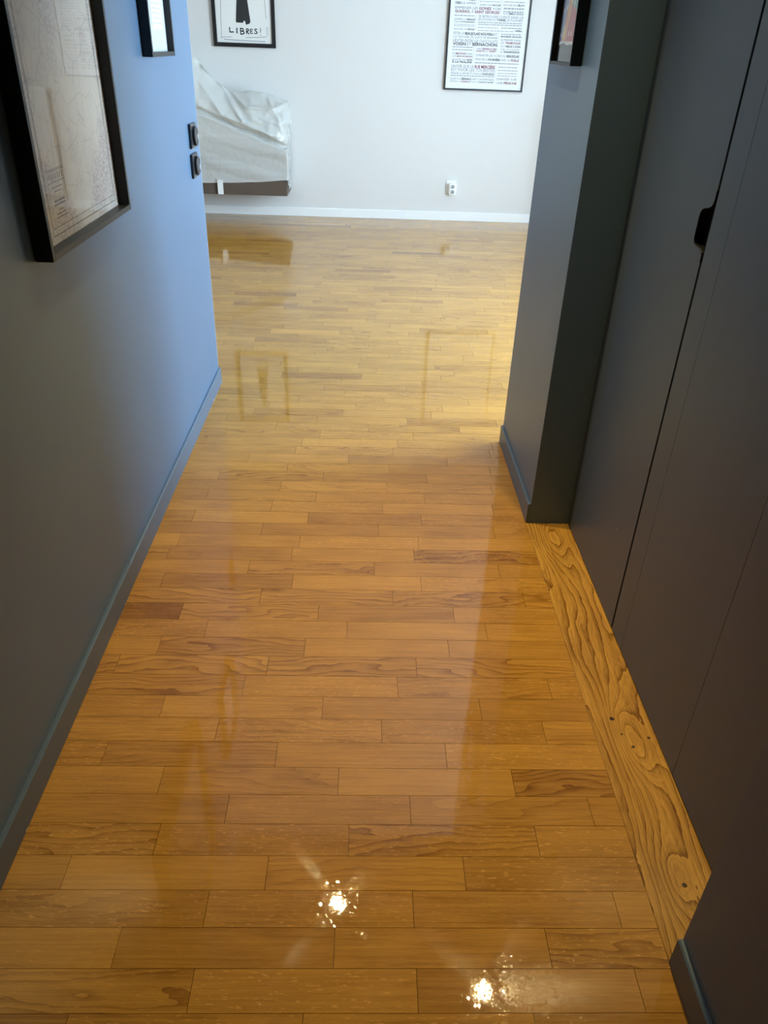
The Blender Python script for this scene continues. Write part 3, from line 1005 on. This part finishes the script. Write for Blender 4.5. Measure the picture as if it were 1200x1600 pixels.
# ------------------------------------------------------------------ radiator on the far wall, right of the posters (mirrored in the map's glass)
rx0, rx1, rz0, rz1 = 1.56, 2.36, 0.12, 0.955
e = thing('radiator', ((rx0 + rx1) / 2, YF, rz0), 'white fluted panel radiator on the far wall, seen mirrored in the map glass', 'radiator')
pn = MB()
n = 24
prof = []
for i in range(n):
    a = rx0 + (rx1 - rx0) * i / n; b = rx0 + (rx1 - rx0) * (i + 1) / n
    prof += [(a, YF - 0.092), (a + (b - a) * 0.2, YF - 0.104), (a + (b - a) * 0.8, YF - 0.104)]
prof += [(rx1, YF - 0.092), (rx1, YF - 0.04), (rx0, YF - 0.04)]
pn.prism(prof, 2, rz0, rz1 - 0.05)
pn.build('fluted_panel', 'white_trim', e)
cap = [(YF - 0.115, rz1 - 0.055), (YF - 0.12, rz1 - 0.03), (YF - 0.11, rz1 - 0.008), (YF - 0.09, rz1), (YF - 0.05, rz1), (YF - 0.03, rz1 - 0.01), (YF - 0.03, rz1 - 0.055)]
MB().prism(cap, 0, rx0 - 0.012, rx1 + 0.012).build('top_cover', 'white_trim', e)
for q in (rx0 + 0.1, rx1 - 0.13):
    MB().box(q, q + 0.03, YF - 0.04, YF - 0.0005, 0.3, 0.8).build('bracket', 'white_trim', e)

# ------------------------------------------------------------------ wall-hung cabinet under a dust sheet
cx0, cx1, cyf, cz0, cz1 = -2.35, -0.668, 6.85, 0.222, 0.568
e = thing('hanging_cabinet', ((cx0 + cx1) / 2, YF, cz0), 'low taupe wall-hung cabinet on the far wall, its foot showing below the dust sheet', 'cabinet')
MB().box(cx0, cx1, cyf + 0.02, YF - 0.0005, cz0, cz1).build('body', 'brown', e, bevel=0.001)
xs = [cx0, -1.766, -1.216, cx1]
for a, b in zip(xs, xs[1:]):
    MB().box(a + 0.0015, b - 0.0015, cyf, cyf + 0.0195, cz0, cz1).build('door', 'brown', e, bevel=0.001)
MB().box(cx0, cx1, cyf, YF - 0.0005, cz1 + 0.0002, cz1 + 0.012).build('top_panel', 'brown', e)


def interp(tab, x):
    if x <= tab[0][0]:
        return tab[0][1]
    for (a, va), (b, vb) in zip(tab, tab[1:]):
        if x <= b:
            t = (x - a) / (b - a)
            t = t * t * (3 - 2 * t) * 0.5 + t * 0.5
            return va + (vb - va) * t
    return tab[-1][1]


TOP = [(-2.3, 1.42), (-1.75, 1.40), (-1.379, 1.231), (-1.3, 1.159), (-1.184, 1.04), (-1.09, 0.980), (-1.01, 0.969), (-0.932, 0.985), (-0.83, 0.979), (-0.743, 0.963), (-0.69, 0.938), (-0.645, 0.905)]
LEDGE = [(-2.3, 1.12), (-1.355, 0.817), (-1.207, 0.767), (-1.007, 0.695), (-0.804, 0.621), (-0.666, 0.575)]
HEM = [(-2.3, 0.30), (-1.347, 0.309), (-1.135, 0.315), (-0.922, 0.326), (-0.667, 0.349)]
XRT = [(0.25, -0.660), (0.45, -0.652), (0.56, -0.655), (0.591, -0.668), (0.654, -0.651), (0.725, -0.668), (0.782, -0.634), (0.843, -0.644), (0.90, -0.660), (0.96, -0.70)]
FOLDS = [([(-1.39, 1.225), (-1.17, 1.013), (-1.008, 0.783)], 0.030, 0.022), ([(-1.31, 1.14), (-1.072, 0.955), (-0.977, 0.875), (-0.773, 0.868), (-0.68, 0.90)], 0.034, 0.022),
         ([(-1.125, 0.803), (-0.909, 0.726), (-0.729, 0.675)], 0.022, 0.016), ([(-1.37, 1.09), (-1.251, 0.944), (-1.15, 0.80)], 0.014, 0.03),
         ([(-1.0, 0.68 + 0.10), (-0.85, 0.71), (-0.70, 0.64)], 0.016, 0.014), ([(-0.80, 0.93), (-0.72, 0.80), (-0.69, 0.70)], 0.02, 0.018), ([(-0.86, 0.80), (-0.72, 0.76)], 0.012, 0.012)]


def seg_d(x, z, pts):
    best = 9
    for (a, b), (c, d) in zip(pts, pts[1:]):
        dx, dz = c - a, d - b
        t = max(0, min(1, ((x - a) * dx + (z - b) * dz) / (dx * dx + dz * dz)))
        best = min(best, math.hypot(x - a - t * dx, z - b - t * dz))
    return best


def sheet_front(x, z, top, led, right):
    """depth of the sheet's front at (x, z)"""
    if z >= led:
        s = min(1.0, (z - led) / max(0.02, top - led))
        y = 6.835 + 0.17 * s ** 1.6 - 0.045 * math.sin(math.pi * s)
        y += 0.045 * math.exp(-((s - 0.07) / 0.05) ** 2)
        for pts, amp, w_ in FOLDS:
            d = seg_d(x, z, pts)
            if d < w_ * 3:
                y -= 1.7 * amp * (math.exp(-(d / w_) ** 1.3) - 0.45 * math.exp(-(d / (w_ * 1.9)) ** 2))
        y += 0.020 * noise.noise((x * 9, z * 9, 1.7)) + 0.014 * noise.noise((x * 22, z * 22, 4.1)) * (0.3 + max(0.0, (x + 1.0)) * 3.5)
    else:
        q = (led - z)
        y = 6.832 + 0.012 * min(1, q / 0.1) + 0.006 * math.sin(q * 30 + x * 4) * min(1, q * 8)
        y += 0.004 * noise.noise((x * 5, z * 30, 2.2))
        y = min(y, 6.846)
    r_ = max(0.0, (x - (right - 0.07)) / 0.07)
    if z > 0.585:
        y += 0.055 * r_ ** 2
    return y


NX, NS, NV, NBK = 120, 26, 110, 12
vs, fs = [], []
grid = []
for i in range(NX + NS + 1):
    colv = []
    front = i <= NX
    c = min(1.0, i / NX)
    for j in range(NV + NBK + 1):
        v = min(1.0, j / NV)
        xe = -0.66
        xg = -2.2 + (xe + 2.2) * c ** 0.75
        top, led, hem = interp(TOP, xg), interp(LEDGE, xg), interp(HEM, xg)
        if not front:
            hem = 0.349 - 0.09 * min(1.0, (i - NX) / 8)
        z = hem + (top - hem) * v
        rt = interp(XRT, z)
        x = -2.2 + (rt + 2.2) * c ** 0.75
        y = sheet_front(x, z, top, led, rt)
        if not front:
            t = (i - NX) / NS
            yb = 7.20
            y = y + (yb - y) * t
            cr_ = 0.02 * noise.noise((y * 17, z * 17, 9.1)) + 0.012 * noise.noise((y * 40, z * 30, 3.3))
            if z > 0.58:
                x = x + cr_ * math.sin(math.pi * min(1, t * 1.2)) + 0.004 - 0.05 * t * (z - 0.6)
            else:
                x = -0.6655 + abs(cr_) * 0.8 + 0.002
        if j > NV:
            t = (j - NV) / NBK
            z = z - 0.10 * t + 0.02 * math.sin(math.pi * t) + 0.012 * noise.noise((x * 14, t * 3, 6.0)) * math.sin(math.pi * t)
            y = y + (7.205 - y) * t
        colv.append(len(vs)); vs.append((x, min(y, 7.208), z))
    grid.append(colv)
for i in range(NX + NS):
    for j in range(NV + NBK):
        fs.append((grid[i][j], grid[i + 1][j], grid[i + 1][j + 1], grid[i][j + 1]))
e = thing('dust_sheet', (-1.3, 7.0, 0.31), 'crumpled translucent white plastic dust sheet draped over the wall-hung cabinet', 'dust sheet')
MB().add(vs, fs).build('plastic_film', 'film', e, smooth=True)
MB().box(-1.242, -1.196, 6.8285, 6.8292, 0.226, 0.338).build('tape_strip', 'white_plastic', e)
